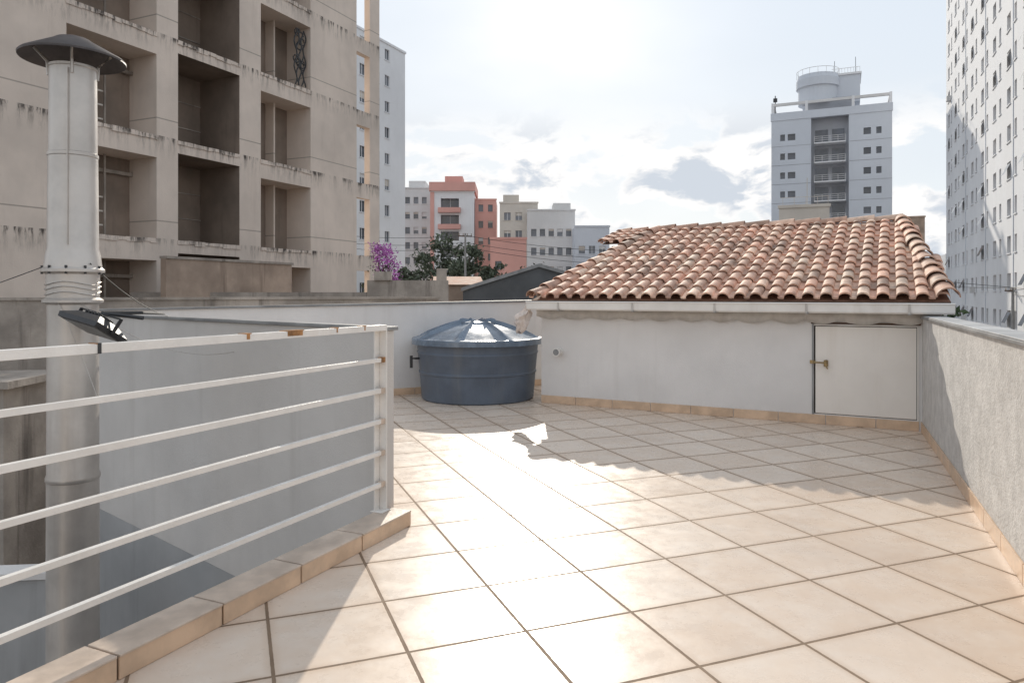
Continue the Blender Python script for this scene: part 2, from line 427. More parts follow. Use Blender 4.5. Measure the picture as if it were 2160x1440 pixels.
# roof tiles
EZ, RZ = 1.335, 2.425; ER, RR = -.23, 3.15
def left_edge(r): return .0 + (.66) * (r - ER) / (RR - ER)
def right_edge(r): return 4.60 + (4.20 - 4.60) * (r - ER) / (RR - ER)
sl = Vector((0, 0, RZ - EZ)) + FH.n * (RR - ER); SL = sl.length; sd = sl / SL
up = FH.u.cross(sd).normalized()
if up.z < 0: up = -up
def tile(mb, a, d, w, L, jig, m):
    prof = [(0, .012), (.010, .002), (.035, 0), (.060, .002)]
    for k in range(9):
        t = math.pi * k / 8; prof.append((.060 + (w - .055) / 2 * (1 - math.cos(t)), .004 + .056 * math.sin(t) ** .8 if 0 < k < 8 else .004))
    base = FH.p(a, ER, EZ) + sd * d
    def pt(x, l, h): return base + FH.u * (x + jig * l) + sd * l + up * h
    top_f = [pt(x * 1.02, 0, h + .030) for x, h in prof]
    top_b = [pt(x * .97 + .002, L, h * .9 + .004) for x, h in prof]
    bot_f = [pt(x * 1.02, 0.002, h + .012) for x, h in prof]
    n = len(prof)
    vs = top_f + top_b + bot_f
    fs = [(i, i + 1, n + i + 1, n + i) for i in range(n - 1)] + [(2 * n + i, 2 * n + i + 1, i + 1, i) for i in range(n - 1)]
    mb.faces(vs, fs, m)
def rtint():
    g = U(.80, 1.22); w = U(-.05, .08)
    q = R()
    if q < .06: g *= .72; w += .05
    elif q < .22: g *= 1.12; w += .14
    return (g, g * (1 + w), g * (1 + w * 1.3))
mb = MB()
W = .176; EX = .30; rows = int(SL / EX) + 1
for j in range(rows):
    d = j * EX; r = ER + (RR - ER) * (d + .15) / SL
    for i in range(-1, 29):
        a = -.02 + i * W
        if a + .12 < left_edge(r) or a + .06 > right_edge(r): continue
        L = min(.36, SL - d + .02)
        mb.cur = rtint()
        tile(mb, a + U(-.004, .004), d + U(-.010, .010), W, L, U(-.010, .010), TERRA)
def caps(mb, p0, p1, r=.085, step=.33, m=None):
    m = m or TERRA
    p0 = Vector(p0); p1 = Vector(p1); D = p1 - p0; L = D.length; d = D / L
    side = d.cross(Vector((0, 0, 1))).normalized(); upv = side.cross(d).normalized()
    k = 0
    while k * step < L - .05:
        mb.cur = rtint()
        q = p0 + d * k * step; q2 = q + d * min(step + .07, L - k * step + .05)
        j1 = side * U(-.008, .008)
        vs = []
        for (c, rad, lift) in ((q, r * 1.12, .022), (q2, r * .9, .0), (q, r * .98, .022)):
            for i in range(11):
                t = math.pi * i / 10; vs.append(c + j1 + side * math.cos(t) * rad + upv * (math.sin(t) * rad * .95 + lift - .02))
        fs = [(i, i + 1, 11 + i + 1, 11 + i) for i in range(10)] + [(22 + i, 23 + i, i + 1, i) for i in range(10)]
        mb.faces(vs, fs, m); k += 1
caps(mb, fp(right_edge(ER) - .06, ER - .01, EZ + .03), fp(4.20 - .03, RR, RZ + .04), .095, .30)
caps(mb, fp(left_edge(ER) + .02, ER - .01, EZ + .03), fp(.66, RR, RZ + .04), .08, .30)
caps(mb, fp(4.2, RR, RZ + .03), fp(.62, RR, RZ + .03), .075, .36)
mb.build("roof_tiles", H, smooth=50, tint=True)
mb = MB()
und = -.012
E = [fp(.0, ER + .03, EZ + und), fp(4.57, ER + .03, EZ + und), fp(4.2, RR, RZ + und), fp(.66, RR, RZ + und)]
mb.poly(E, TERRAP)
Bk = [fp(.0, 6.5, EZ + und), fp(4.6, 6.5, EZ + und)]
mb.poly([E[3], E[2], Bk[1], Bk[0]], TERRAP); mb.poly([E[1], Bk[1], E[2]], TERRAP); mb.poly([E[0], E[3], Bk[0]], TERRAP)
mb.poly([fp(0, ER + .03, 1.25), fp(4.57, ER + .03, 1.25), fp(4.6, 6.5, 1.25), fp(0, 6.5, 1.25)], WHITEP)
mb.poly([E[0], E[1], fp(4.57, ER + .03, 1.25), fp(0, ER + .03, 1.25)], WOOD)
mb.poly([E[1], Bk[1], fp(4.6, 6.5, 1.25), fp(4.57, ER + .03, 1.25)], WOOD)
mb.poly([E[0], Bk[0], fp(0, 6.5, 1.25), fp(0, ER + .03, 1.25)], WHITEP)
mb.build("roof_deck", H)

# second small tiled roof behind, to the left
H2 = empty("neighbour_tiled_house", FH.p(.5, 6, 0))
mb = MB()
FH2 = Frame(FH.p(-.75, 4.3, 0), FH.u, FH.n)
mb.box(FH2, .15, 3.4, .15, 3.5, -6, 2.30, PLASTER)
mb.build("walls", H2)
mb = MB()
EZ_, RZ_, ER_, RR_, SL_, sd_, up_, FH_ = EZ, RZ, ER, RR, SL, sd, up, FH
FH = FH2; EZ = 2.33; RZ = 2.62; ER = -.05; RR = 1.1
sl = Vector((0, 0, RZ - EZ)) + FH.n * (RR - ER); SL = sl.length; sd = sl / SL; up = FH.u.cross(sd); up = -up if up.z < 0 else up
for j in range(4):
    for i in range(18):
        mb.cur = rtint(); tile(mb, i * W + U(-.01, .01), j * EX, W, min(.36, SL - j * EX + .02), U(-.01, .01), TERRA)
caps(mb, FH.p(3.2, RR, RZ + .03), FH.p(0, RR, RZ + .03), .07)
caps(mb, FH.p(.03, ER, EZ + .03), FH.p(.03, RR, RZ + .03), .07)
mb.build("roof_tiles", H2, smooth=50, tint=True)
mb = MB()
mb.poly([FH.p(0, ER + .02, EZ - .01), FH.p(3.2, ER + .02, EZ - .01), FH.p(3.2, RR, RZ - .01), FH.p(0, RR, RZ - .01)], TERRAP)
mb.poly([FH.p(0, 3.6, EZ - .3), FH.p(3.2, 3.6, EZ - .3), FH.p(3.2, RR, RZ - .01), FH.p(0, RR, RZ - .01)], TERRAP)
mb.build("roof_deck", H2)
EZ, RZ, ER, RR, SL, sd, up, FH = EZ_, RZ_, ER_, RR_, SL_, sd_, up_, FH_

# small spotlight on the facade
mb = MB()
c = FH.p(.30, 0, .665); nrm = -FH.n
pts = [c + nrm * t for t in (.001, .012, .013, .07, .075, .11)]
mb.tube(pts, [.055, .055, .035, .035, .05, .052], WHITEP, 20)
mb.tube([c + nrm * .1101, c + nrm * .113], .04, CAP, 16)
mb.build("wall_spotlight", smooth=40)
# rag hanging at the gutter end
mb = MB()
vs = []; fs = []; nu, nv = 28, 24
for j in range(nv + 1):
    for i in range(nu):
        t = 2 * math.pi * i / nu; v = j / nv
        rad = (.03 + .05 * math.sin(v * 2.6) ** 2 + .04 * mnoise.noise(Vector((math.cos(t) * 2, math.sin(t) * 2, v * 6)))) * (1 + .3 * math.sin(4 * t + 5 * v))
        p = FH.p(-.04, -.2, 1.27) + Vector((math.cos(t) * rad - .13 * v + .02 * math.sin(9 * v), math.sin(t) * rad, -.36 * v + .02 * math.sin(3 * t)))
        vs.append(p)
for j in range(nv):
    for i in range(nu):
        k = (i + 1) % nu; fs.append((j * nu + i, j * nu + k, (j + 1) * nu + k, (j + 1) * nu + i))
fs.append(tuple(nv * nu + i for i in range(nu)))
mb.faces(vs, fs, CLOTH)
mb.build("hanging_rag", smooth=60)

# ------------------------------------------------------------------ water tank
TC = (-.47, 9.84, .002)
Tk = empty("water_tank", TC)
mb = MB()
def tfn(r, z, a):
    return r * (1 + .006 * math.sin(3 * a + 1) + .004 * math.sin(7 * a)), z
prof = [(.745, 0), (.76, .015), (.785, .34), (.797, .352), (.797, .372), (.788, .384), (.81, .60), (.82, .612), (.82, .63), (.812, .642), (.822, .735), (.855, .745), (.865, .76), (.865, .785), (.84, .795)]
mb.lathe(TC, prof, TANKM, 96, tfn)
mb.build("body", Tk, smooth=35)
mb = MB()
def lfn(r, z, a):
    k = abs(math.sin(4 * (a + .25))) ; ridge = math.exp(-((k) / .16) ** 2)
    rr = r; zz = z
    if .2 < r < .86: zz += .036 * ridge * min(1, (.875 - r) / .1) - .012 * abs(math.cos(4 * (a + .25) - math.pi / 2))
    if r >= .86: rr = r * (1 + .014 * (abs(math.cos(4 * (a + .25)))))
    return rr, zz
prof = [(.875, .735), (.885, .737), (.885, .80), (.875, .812), (.84, .818), (.80, .83), (.7, .872), (.6, .91), (.5, .945), (.4, .977), (.3, 1.003), (.26, 1.012), (.25, 1.03), (.21, 1.038), (.01, 1.04)]
mb.lathe(TC, prof, LIDM, 192, lfn)
mb.build("lid", Tk, smooth=35)
mb = MB()
c = Vector((TC[0] - .80, TC[1] - .28, .55))
mb.tube([c + Vector((.1, .05, 0)), c, c + Vector((-.05, -.01, 0)), c + Vector((-.055, -.01, -.10))], .014, DARKM, 10)
mb.tube([c + Vector((-.055, -.04, .04)), c + Vector((-.055, -.04, -.12))], .02, DARKM, 10)
mb.build("outlet_valve", Tk, smooth=40)

# ------------------------------------------------------------------ chimney flue
FC = Vector((-2.91, 4.8, 0)); Fl = empty("chimney_flue", FC)
mb = MB()
def C(z): return (FC.x, FC.y, z)
mb.lathe(C(0), [(.155, -6), (.155, -1.1), (.162, -1.08), (.162, -1.05), (.155, -1.03), (.153, .17), (.16, .18), (.16, .20), (.152, .22), (.150, 1.33), (.178, 1.345), (.178, 1.36), (.155, 1.375),
               (.156, 1.53), (.185, 1.545), (.185, 1.562), (.17, 1.575), (.160, 1.66), (.150, 1.70), (.145, 2.30), (.149, 2.305), (.149, 2.325), (.142, 2.33), (.138, 2.88), (.144, 2.885), (.144, 2.90), (.132, 2.90), (.130, 2.5)], GALV, 48, caps=False)
mb.lathe(C(0), [(.134, 2.5), (.001, 2.5)], DARK, 48, caps=False)
for k in range(10):
    t = 2 * math.pi * k / 10
    mb.tube([(FC.x + .174 * math.cos(t), FC.y + .174 * math.sin(t), 1.565 + dz) for dz in (-.035, .02)], .008, DARKM, 6)
mb.box(Frame((FC.x, FC.y), (1, 0), (0, 1)), .05, .056, -.153, -.135, 1.72, 2.86, GALV)
mb.build("pipe", Fl, smooth=35)
mb = MB()
mb.lathe(C(0), [(.312, 2.945), (.315, 2.957), (.302, 2.97), (.13, 3.065), (.10, 3.085), (.03, 3.108), (.001, 3.11)], GALVD, 48, caps=False)
mb.lathe(C(0), [(.312, 2.945), (.30, 2.957), (.10, 3.07), (.001, 3.09)], GALVD, 48, caps=False)
for k in range(4):
    t = 2 * math.pi * k / 4 + .5
    mb.tube([(FC.x + .14 * math.cos(t), FC.y + .14 * math.sin(t), 2.83), (FC.x + .145 * math.cos(t), FC.y + .145 * math.sin(t), 2.92), (FC.x + .22 * math.cos(t), FC.y + .22 * math.sin(t), 3.0)], .010, GALV, 6)
mb.build("rain_cap", Fl, smooth=35)
mb = MB()
def sag(a, b, drop, r, n=14):
    a = Vector(a); b = Vector(b)
    return mb.tube([a.lerp(b, i / n) - Vector((0, 0, drop * 4 * (i / n) * (1 - i / n))) for i in range(n + 1)], r, WIRE if r > .003 else GALV, 5)
sag((-2.75, 4.72, 1.6), FP.p(3.1, .03, 1.2), .05, .0032); sag((-2.8, 4.66, 1.36), FP.p(1.9, .02, .95), .14, .0022)
sag((-3.06, 4.8, 1.6), (-4.6, 4.9, 1.15), .03, .0032); sag((-2.92, 4.64, 1.36), (-2.62, 4.6, .7), -.03, .0022)
for z in (1.44, 1.47, 1.405):
    mb.tube([(FC.x + .162 * math.cos(t * .35), FC.y + .162 * math.sin(t * .35), z + .012 * math.sin(t)) for t in range(19)], .0035, GALV, 5)
mb.build("guy_wires", Fl)

# ------------------------------------------------------------------ floodlight
FLp = Vector((-2.60, 4.50, 1.205)); Fd = empty("floodlight", FLp)
mb = MB()
Mx = Matrix.Translation(FLp) @ Matrix.Rotation(math.radians(-25), 4, 'Z') @ Matrix.Rotation(math.radians(10), 4, 'Y') @ Matrix.Rotation(math.radians(-30), 4, 'X')
vs = []
for (zz, hx, hy) in ((-.03, .175, .12), (.0, .18, .125), (.05, .10, .07)):
    vs += [Mx @ Vector((x * hx, y * hy, zz)) for (x, y) in ((-1, -1), (1, -1), (1, 1), (-1, 1))]
fs = [(0, 1, 5, 4), (1, 2, 6, 5), (2, 3, 7, 6), (3, 0, 4, 7), (4, 5, 9, 8), (5, 6, 10, 9), (6, 7, 11, 10), (7, 4, 8, 11), (8, 9, 10, 11), (3, 2, 1, 0)]
mb.faces(vs, fs, DARKM)
mb.mbox(Mx @ Matrix.Translation((0, 0, -.032)), .29, .185, .003, CAP)
for k in range(5): mb.mbox(Mx @ Matrix.Translation((-.06 + .03 * k, 0, .058)), .006, .12, .022, DARKM)
for sx in (-1, 1): mb.mbox(Mx @ Matrix.Translation((sx * .188, 0, .03)), .006, .025, .10, DARKM)
mb.mbox(Mx @ Matrix.Translation((0, 0, .083)), .382, .025, .006, DARKM)
mb.build("lamp_head", Fd, bevel=.003)
mb = MB()
q = Mx @ Vector((.0, 0, .088))
mb.tube([q, q + Vector((.2, .1, .0)), FP.p(3.2, .03, 1.22)], .010, DARKM, 8)
mb.tube([q, q + Vector((.14, -.02, -.012)), q + Vector((.27, -.02, -.03))], .012, DARKM, 8)
mb.tube([FLp + Vector((-.02, .05, .02)), (FC.x + .14, FC.y - .03, 1.24)], .012, DARKM, 8)
mb.build("bracket", Fd, smooth=40)

# ------------------------------------------------------------------ beige building
FB = Frame((-16.63, 7.61), (.416, .909), (-.909, .416))
mb = MB()
cols = [(12.24, 14.95), (15.70, 18.15), (19.12, 21.69)]
sb, ids = windows_breaks(2, 24.0, cols)
c1, c2, c3 = 1, 3, 5
zb = [-6]
for k in range(-1, 7):
    z = 3.0 + 3.02 * k
    zb += [z, z + 2.4, z + 2.65]
zb += [25.5]
def hb(i, j):
    if j == 0 or j >= len(zb) - 1: return None
    q = (j - 1) % 3
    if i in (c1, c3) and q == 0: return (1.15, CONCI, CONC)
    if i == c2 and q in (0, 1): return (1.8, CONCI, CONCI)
    return None
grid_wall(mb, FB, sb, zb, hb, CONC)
sb2 = [24.0, 24.53, 25.45, 26.15]
hs = lambda i, j: (.28, None, CONC) if (i == 1 and 0 < j < len(zb) - 1 and (j - 1) % 3 == 0) else None
grid_wall(mb, FB, sb2, zb, hs, CONC)
for i in range(3):
    for j in range(len(zb) - 1):
        if not hs(i, j):
            a, b, c, d = sb2[i], sb2[i + 1], zb[j], zb[j + 1]
            mb.poly([FB.p(a, .28, c), FB.p(b, .28, c), FB.p(b, .28, d), FB.p(a, .28, d)], CONC)
mb.poly([FB.p(26.15, 0, -6), FB.p(26.15, .28, -6), FB.p(26.15, .28, 25.5), FB.p(26.15, 0, 25.5)], CONC)
mb.box(FB, 2, 24.0, 2.4, 14, -6, 25.5, CONC)
mb.poly([FB.p(24, 0, -6), FB.p(24, 2.4, -6), FB.p(24, 2.4, 25.5), FB.p(24, 0, 25.5)], CONC)
mb.poly([FB.p(2, 0, -6), FB.p(2, 2.4, -6), FB.p(2, 2.4, 25.5), FB.p(2, 0, 25.5)], CONC)
mb.poly([FB.p(2, 0, 25.5), FB.p(24, 0, 25.5), FB.p(24, 2.4, 25.5), FB.p(2, 2.4, 25.5)], CONC)
for k in range(-1, 7):
    z = 3.0 + 3.02 * k
    for (a, b) in cols:
        x = a - .02
        while x < b:
            x2 = min(x + U(.2, .5), b + .02)
            mb.box(FB, x, x2, -.02 - U(0, .015), -.003, z - U(.07, .13), z + .02 + U(-.012, .012), CONC); x = x2 + .001
    a, b = cols[0]
    for dz in (.35, .75, 1.15):
        mb.box(FB, a, 13.95, .95, .99, z + dz, z + dz + .045, BEIGE)
    mb.box(FB, 13.95, 14.0, .9, .94, z, z + 2.4, OLDC)
    mb.box(FB, 12.24, 14.95, 1.0, 1.12, z + 1.9, z + 2.0, OLDC)
    for dz in (.9, 1.75): mb.box(FB, 15.7, 18.15, 1.77, 1.79, z + dz, z + dz + .03, OLDC)
    mb.box(FB, 20.55, 20.62, .75, 1.149, z, z + 2.4, CONC)
mb.build("beige_apartment_building")
# ornate iron grille
mb = MB()
zc = 9.06
for k in range(5):
    x0 = 21.0 + .12 * k; pts = [FB.p(x0 + .08 * math.sin(i * .9 + k * 2), .12, zc + .1 + i * .13) for i in range(17)]
    mb.tube(pts, .028, DARKM, 5)
for k in range(9):
    cx, cz = U(21.0, 21.5), zc + U(.2, 2.1)
    mb.tube([FB.p(cx + .14 * math.cos(t * .7), .12, cz + .14 * math.sin(t * .7)) for t in range(9)], .026, DARKM, 5)
mb.build("iron_grille")

# ------------------------------------------------------------------ neighbour walls
NW = Frame((-9.6, 10.2), (8.1, 4.3), (-4.3, 8.1))
mb = MB(); mb.box(NW, 0, 9.2, 0, .2, -6, 1.30, OLDC); mb.box(NW, -.02, 9.22, -.03, .23, 1.301, 1.345, OLDC)
mb.build("old_concrete_wall")
mb = MB(); mb.box(FB, 13.6, 18.4, -2.0, -1.8, -6, 2.34, OLDB); mb.box(FB, 13.6, 18.45, -2.04, -1.76, 2.341, 2.41, OLDC)
mb.build("stained_boundary_wall")
mb = MB()
W3 = Frame((-4.2, 21), (1, .12)); mb.box(W3, 0, 2.35, 0, .25, -6, 1.80, OLDC); mb.box(W3, .2, .7, -.1, .2, 1.8, 2.05, OLDC); mb.box(W3, 2.0, 2.3, .05, .2, 1.8, 2.15, OLDC)
mb.box(W3, -6.5, -.02, 0, .25, -6, 1.45, OLDC)
mb.build("old_concrete_wall")
# old shed at left
mb = MB()
SH = Frame((-9.2, 8.6), (1, .08), (-.08, 1))
grid_wall(mb, SH, [0, 2.1, 2.75, 3.0], [-6, -1.9, -.5, .25], lambda i, j: (.35, DARK, OLDC) if (i == 1 and j == 1) else None, OLDC)
mb.box(SH, 0, 3.0, .4, 1.3, -6, .25, OLDC); mb.box(SH, -.1, 3.12, -.12, 1.3, .252, .34, OLDC)
mb.poly([SH.p(3, 0, -6), SH.p(3, .4, -6), SH.p(3, .4, .25), SH.p(3, 0, .25)], OLDC)
mb.build("old_shed")
mb = MB()
for k in range(5): mb.box(SH, 2.12, 2.73, .1, .13, -1.8 + .28 * k, -1.75 + .28 * k, WOOD)
mb.build("shed_shutter")
mb = MB(); LW = Frame((-8, 5.0), (1, .10), (-.10, 1))
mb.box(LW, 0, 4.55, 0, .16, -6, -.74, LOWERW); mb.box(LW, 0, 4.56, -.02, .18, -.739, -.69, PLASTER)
mb.build("lower_parapet")
mb = MB(); mb.box(WORLD, -12, -1, 2.0, 14, -3.3, -3.1, OLDC); mb.build("courtyard_floor")

# ------------------------------------------------------------------ distant buildings
def building(name, F, w, depth, top, wins, z0, fh, nf, wh, wall, glass=GLASS, par=.5, side=True, base=-6, wd=.18):
    mb = MB()
    sb, ids = windows_breaks(0, w, wins)
    zb = [base]; zi = set()
    for k in range(nf):
        z = z0 + k * fh
        if z + wh > top - .3: break
        zb.append(z); zi.add(len(zb) - 1); zb.append(z + wh)
    zb.append(top)
    grid_wall(mb, F, sb, zb, lambda i, j: (wd, glass, wall) if (i in ids and j in zi) else None, wall)
    def P(a, r, z): return F.p(a, r, z)
    mb.poly([P(0, 0, base), P(0, depth, base), P(0, depth, top), P(0, 0, top)], wall)
    mb.poly([P(w, 0, base), P(w, depth, base), P(w, depth, top), P(w, 0, top)], wall)
    mb.poly([P(0, depth, base), P(w, depth, base), P(w, depth, top), P(0, depth, top)], wall)
    mb.poly([P(0, 0, top - .3), P(w, 0, top - .3), P(w, depth, top - .3), P(0, depth, top - .3)], wall)
    mb.box(F, -.1, w + .1, -.1, .15, top, top + .25, wall)
    for (a, b) in wins:
        for k in range(nf):
            z = z0 + k * fh
            if z + wh > top - .3: break
            mb.box(F, a - .08, b + .08, -.08, -.003, z - .1, z - .003, wall)
            if b - a > .9:
                mb.box(F, (a + b) / 2 - .03, (a + b) / 2 + .03, wd - .06, wd - .01, z, z + wh, WHB)
            if R() < .3:
                f = U(.3, .8); mb.box(F, a + .02, b - .02, wd - .05, wd - .02, z + wh * f, z + wh - .003, BEIGE if R() < .5 else WHB2)
    return mb
def evenly(w, n, ww, m=.8):
    st = (w - 2 * m) / n
    return [(m + st * (i + .5) - ww / 2, m + st * (i + .5) + ww / 2) for i in range(n)]
F1 = Frame((-17.73, 72.73), (.416, .909), (-.909, .416))
mb = building("", F1, 12.7, 12, 29.3, [(1, 2), (4, 5), (6.6, 7.6), (8.6, 9.5)], -4.4, 2.9, 12, 1.2, WHB); mb.build("white_tower_block")
def facing(x0, x1, y, ang=0): return Frame((x0, y), (math.cos(ang), math.sin(ang)))
mb = building("", facing(-19.8, -13.0, 130), 6.6, 12, 20.3, evenly(6.6, 4, .85, .3), -4, 2.7, 9, 1.2, WHB2)
mb.box(facing(-19.8, 0, 130), 1, 4, 2, 8, 20, 22, WHB2); mb.build("white_apartment_building")
F3 = facing(-13.4, -6.4, 120)
mb = building("", F3, 7.1, 10, 18.2, [(1.6, 4.6)], -4, 2.75, 8, 2.0, WHB, GLASSD, wd=1.0)
mb.box(F3, -.15, .5, -.12, 10, -6, 18.3, SALM)
mb.box(F3, -.3, 7.3, -.5, 10.2, 18.45, 19.9, SALM); mb.box(F3, 2, 5, 3, 7, 19.9, 21.4, SALM)
for k in range(8): mb.box(F3, 1.2, 4.9, -1.0, -.004, -4.4 + 2.75 * k, -3.6 + 2.75 * k, SALM if k > 5 else WHB)
F3b = facing(-6.25, -2.7, 122)
mb.build("salmon_apartment_building")
mb = building("", F3b, 3.6, 9, 17.2, evenly(3.6, 2, .8, .2), -4, 2.75, 8, 1.2, SALM); mb.build("salmon_apartment_building")
mb = building("", facing(-1.9, 4, 112), 5.9, 10, 15.4, evenly(5.9, 3, 1.0, .3), -4, 2.8, 7, 1.2, BEIGE); mb.box(facing(-1.9, 4, 112), .5, 3, 2, 6, 15.3, 17, BEIGE); mb.build("beige_block_of_flats")
mb = building("", facing(2.3, 9.3, 108), 7.1, 10, 13.8, evenly(7.1, 5, .8, .3), -4, 2.8, 6, 1.1, WHB2); mb.box(facing(2.3, 9.4, 108), 4, 6.6, 2, 6, 13.7, 15.2, WHB2); mb.build("grey_block_of_flats")
mb = building("", facing(9.0, 14, 104), 5, 10, 11.0, evenly(5, 3, .9, .3), -4, 2.8, 5, 1.1, BLUEG); mb.build("grey_block_of_flats")
mb = building("", facing(-2.7, 1.8, 90), 4.5, 8, 8.2, [(.6, 1.4)], -4, 2.8, 4, 1.1, SALM); mb.build("salmon_house")
mb = building("", facing(-12, -6, 75), 9, 8, 2.5, evenly(9, 4, 1.2), -4, 2.8, 2, 1.1, BEIGE); mb.build("low_house")
mb = building("", facing(2.2, 9, 70), 12, 8, 3.2, evenly(12, 5, 1.2), -4, 2.8, 2, 1.1, WHB2); mb.build("low_house")
for k in range(46):
    x = U(-140, 420); y = U(230, 420)
    h = U(2, 16) if R() < .75 else U(16, 30)
    w = U(10, 22); c = random.choice([WHB, WHB2, BEIGE, BLUEG])
    mb = building("", facing(x, 0, y, U(-.3, .3)), w, 12, h, evenly(w, int(w / 3), 1.2), -4, 2.9, 12, 1.2, c); mb.build("distant_apartment_block")
# bluish tower right
FT = Frame((48.3 - .909 * 8.4, 110 + .416 * 8.4), (.909, -.416), (.416, .909))
WT = 16.8
mb = MB(); sb, ids = windows_breaks(0, WT, [(1.3, 2.0), (2.4, 3.5), (5.75, 11.0), (13.0, 14.0), (14.7, 15.4)])
zb = [-6]; zi = set()
for k in range(11):
    z = -4.3 + k * 2.95; zb += [z]; zi.add(len(zb) - 1); zb += [z + 1.0]
zb += [28.6]; cen = 5
def ht(i, j):
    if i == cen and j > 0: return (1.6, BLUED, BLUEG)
    if i in ids and i != cen and j in zi and j < len(zb) - 2: return (.2, GLASSD, BLUEG)
    return None
grid_wall(mb, FT, sb, zb, ht, BLUEG)
for a in (0, WT): mb.poly([FT.p(a, 0, -6), FT.p(a, 12, -6), FT.p(a, 12, 28.6), FT.p(a, 0, 28.6)], BLUEG)
mb.box(FT, 0, WT, 1.7, 12, -6, 28.55, BLUEG)
for k in range(11):
    z = -5.2 + k * 2.95
    mb.box(FT, 6.2, 10.6, -.5, 1.55, z, z + .18, WHB)
    for dz in (.45, .75, 1.05): mb.box(FT, 6.2, 10.6, -.5, -.44, z + dz, z + dz + .05, WHB2)
    for a in (6.2, 7.3, 8.4, 9.5, 10.54): mb.box(FT, a, a + .06, -.5, -.44, z + .18, z + 1.1, WHB2)
    mb.box(FT, 6.3, 8.1, 1.5, 1.56, z + .25, z + 2.4, GLASSD); mb.box(FT, 8.7, 10.4, 1.5, 1.56, z + .25, z + 2.4, GLASSD)
    for (a, b) in ((.0, 5.7), (11.1, WT)): mb.box(FT, a, b, -.02, -.004, z + .02, z + .10, BLUED)
for (a, b) in ((0, .35), (WT - .35, WT), (4.9, 5.3), (11.4, 11.8)): mb.box(FT, a, b, -.004, .4, 28.6, 31.2, WHB)
mb.box(FT, 0, WT, .0, .4, 30.7, 31.1, WHB2); mb.box(FT, 0, .35, .4, 10, 30.75, 31.05, WHB); mb.box(FT, WT - .35, WT, .4, 10, 30.75, 31.05, WHB)
mb.box(FT, -.1, WT + .1, -.1, .3, 28.4, 29.6, BLUEG)
mb.box(FT, 5.2, 11.5, 1.8, 8, 28.5, 31.6, BLUED); mb.box(FT, 4.3, 12.6, 3, 9, 31.0, 35.2, BLUEG); mb.box(FT, 4.1, 12.8, 2.8, 9.2, 35.2, 35.5, WHB)
cc = FT.p(6.6, 3.8, 0)
mb.lathe((cc.x, cc.y, 0), [(2.9, 31.2), (2.9, 33.6), (3.2, 33.7), (3.2, 34.9), (3.0, 35.6)], BLUEG, 32)
for k in range(16):
    t = 2 * math.pi * k / 16; mb.tube([(cc.x + 3.1 * math.cos(t), cc.y + 3.1 * math.sin(t), z) for z in (35.4, 36.4)], .03, WHB2, 4)
mb.tube([(cc.x + 3.1 * math.cos(t * .2), cc.y + 3.1 * math.sin(t * .2), 36.4) for t in range(33)], .04, WHB2, 4)
for a in (9, 12): mb.tube([FT.p(a, 5, 35.4), FT.p(a, 5, 37.2 + a / 10)], .04, DARKM, 4)
for k in range(9): a = 9.2 + k * .42; mb.tube([FT.p(a, 3.1, 35.4), FT.p(a, 3.1, 36.3)], .03, WHB2, 4)
mb.tube([FT.p(8.6, 3.1, 36.3), FT.p(12.6, 3.1, 36.3)], .04, WHB2, 4)
mb.tube([FT.p(.5, 1, 29), FT.p(.5, 1, 32.6)], .08, DARKM, 5); mb.box(FT, .2, .8, .9, 1.1, 31.6, 32.2, DARKM)
mb.build("bluegrey_apartment_tower")
Fq = Frame((22.5, 61), (.93, -.37))
mb = building("", Fq, 3.9, 5, 8.6, [(.6, 1.2)], 2, 2.8, 1, 1, BEIGE)
for a in (.3, 1.2, 2.1, 3.0, 3.8): mb.tube([Fq.p(a, .2, z) for z in (8.6, 9.5)], .02, GALV, 4)
mb.tube([Fq.p(.1, .2, 9.5), Fq.p(3.9, .2, 9.5)], .02, GALV, 4); mb.tube([Fq.p(2.2, 1, 8), Fq.p(2.2, 1, 11.2)], .03, GALV, 4)
mb.build("beige_house")
mb = building("", Frame((57, 112), (.909, -.416)), 6, 8, 13.0, evenly(6, 3, .9), -4, 2.9, 6, 1.1, OLDB); mb.build("brown_apartment_building")
# big white block on the right
FW = Frame((10.9, -5.0), (.416, .909), (.909, -.416))
tw = []; t = 48.0
while t < 105:
    tw.append((t, t + .8)); tw.append((t + 2.2, t + 3.6)); t += 6.0
tw = [(a - 44, b - 44) for a, b in tw if b < 107]
F5 = Frame(FW.p(44, 0, 0), FW.u, FW.n)
mb = building("", F5, 63.5, 16, 46, tw, -4.2, 2.95, 18, 1.35, WHB, GLASSD, wd=.3)
for k in range(16):
    for (a, b) in tw[1::2]:
        z = -4.2 + 2.95 * k
        if R() < .35:
            mb.poly([F5.p(a, -.02, z + 1.2), F5.p(b, -.02, z + 1.2), F5.p(b, -.4, z + .35), F5.p(a, -.4, z + .35)], GLASS)
        if R() < .12: mb.box(F5, a - 1.2, a - .4, -.45, -.004, z - .2, z + .4, WHB2)
for a in range(12, 60, 12):
    mb.box(F5, a - .9, a - .75, -.05, -.004, -6, 46, BLUEG)
mb.build("white_apartment_block")
mb = building("", Frame((66, 130), (.909, -.416)), 10, 10, 4.5, evenly(10, 4, 1), -4, 2.9, 3, 1.1, BLUEG); mb.build("low_house")
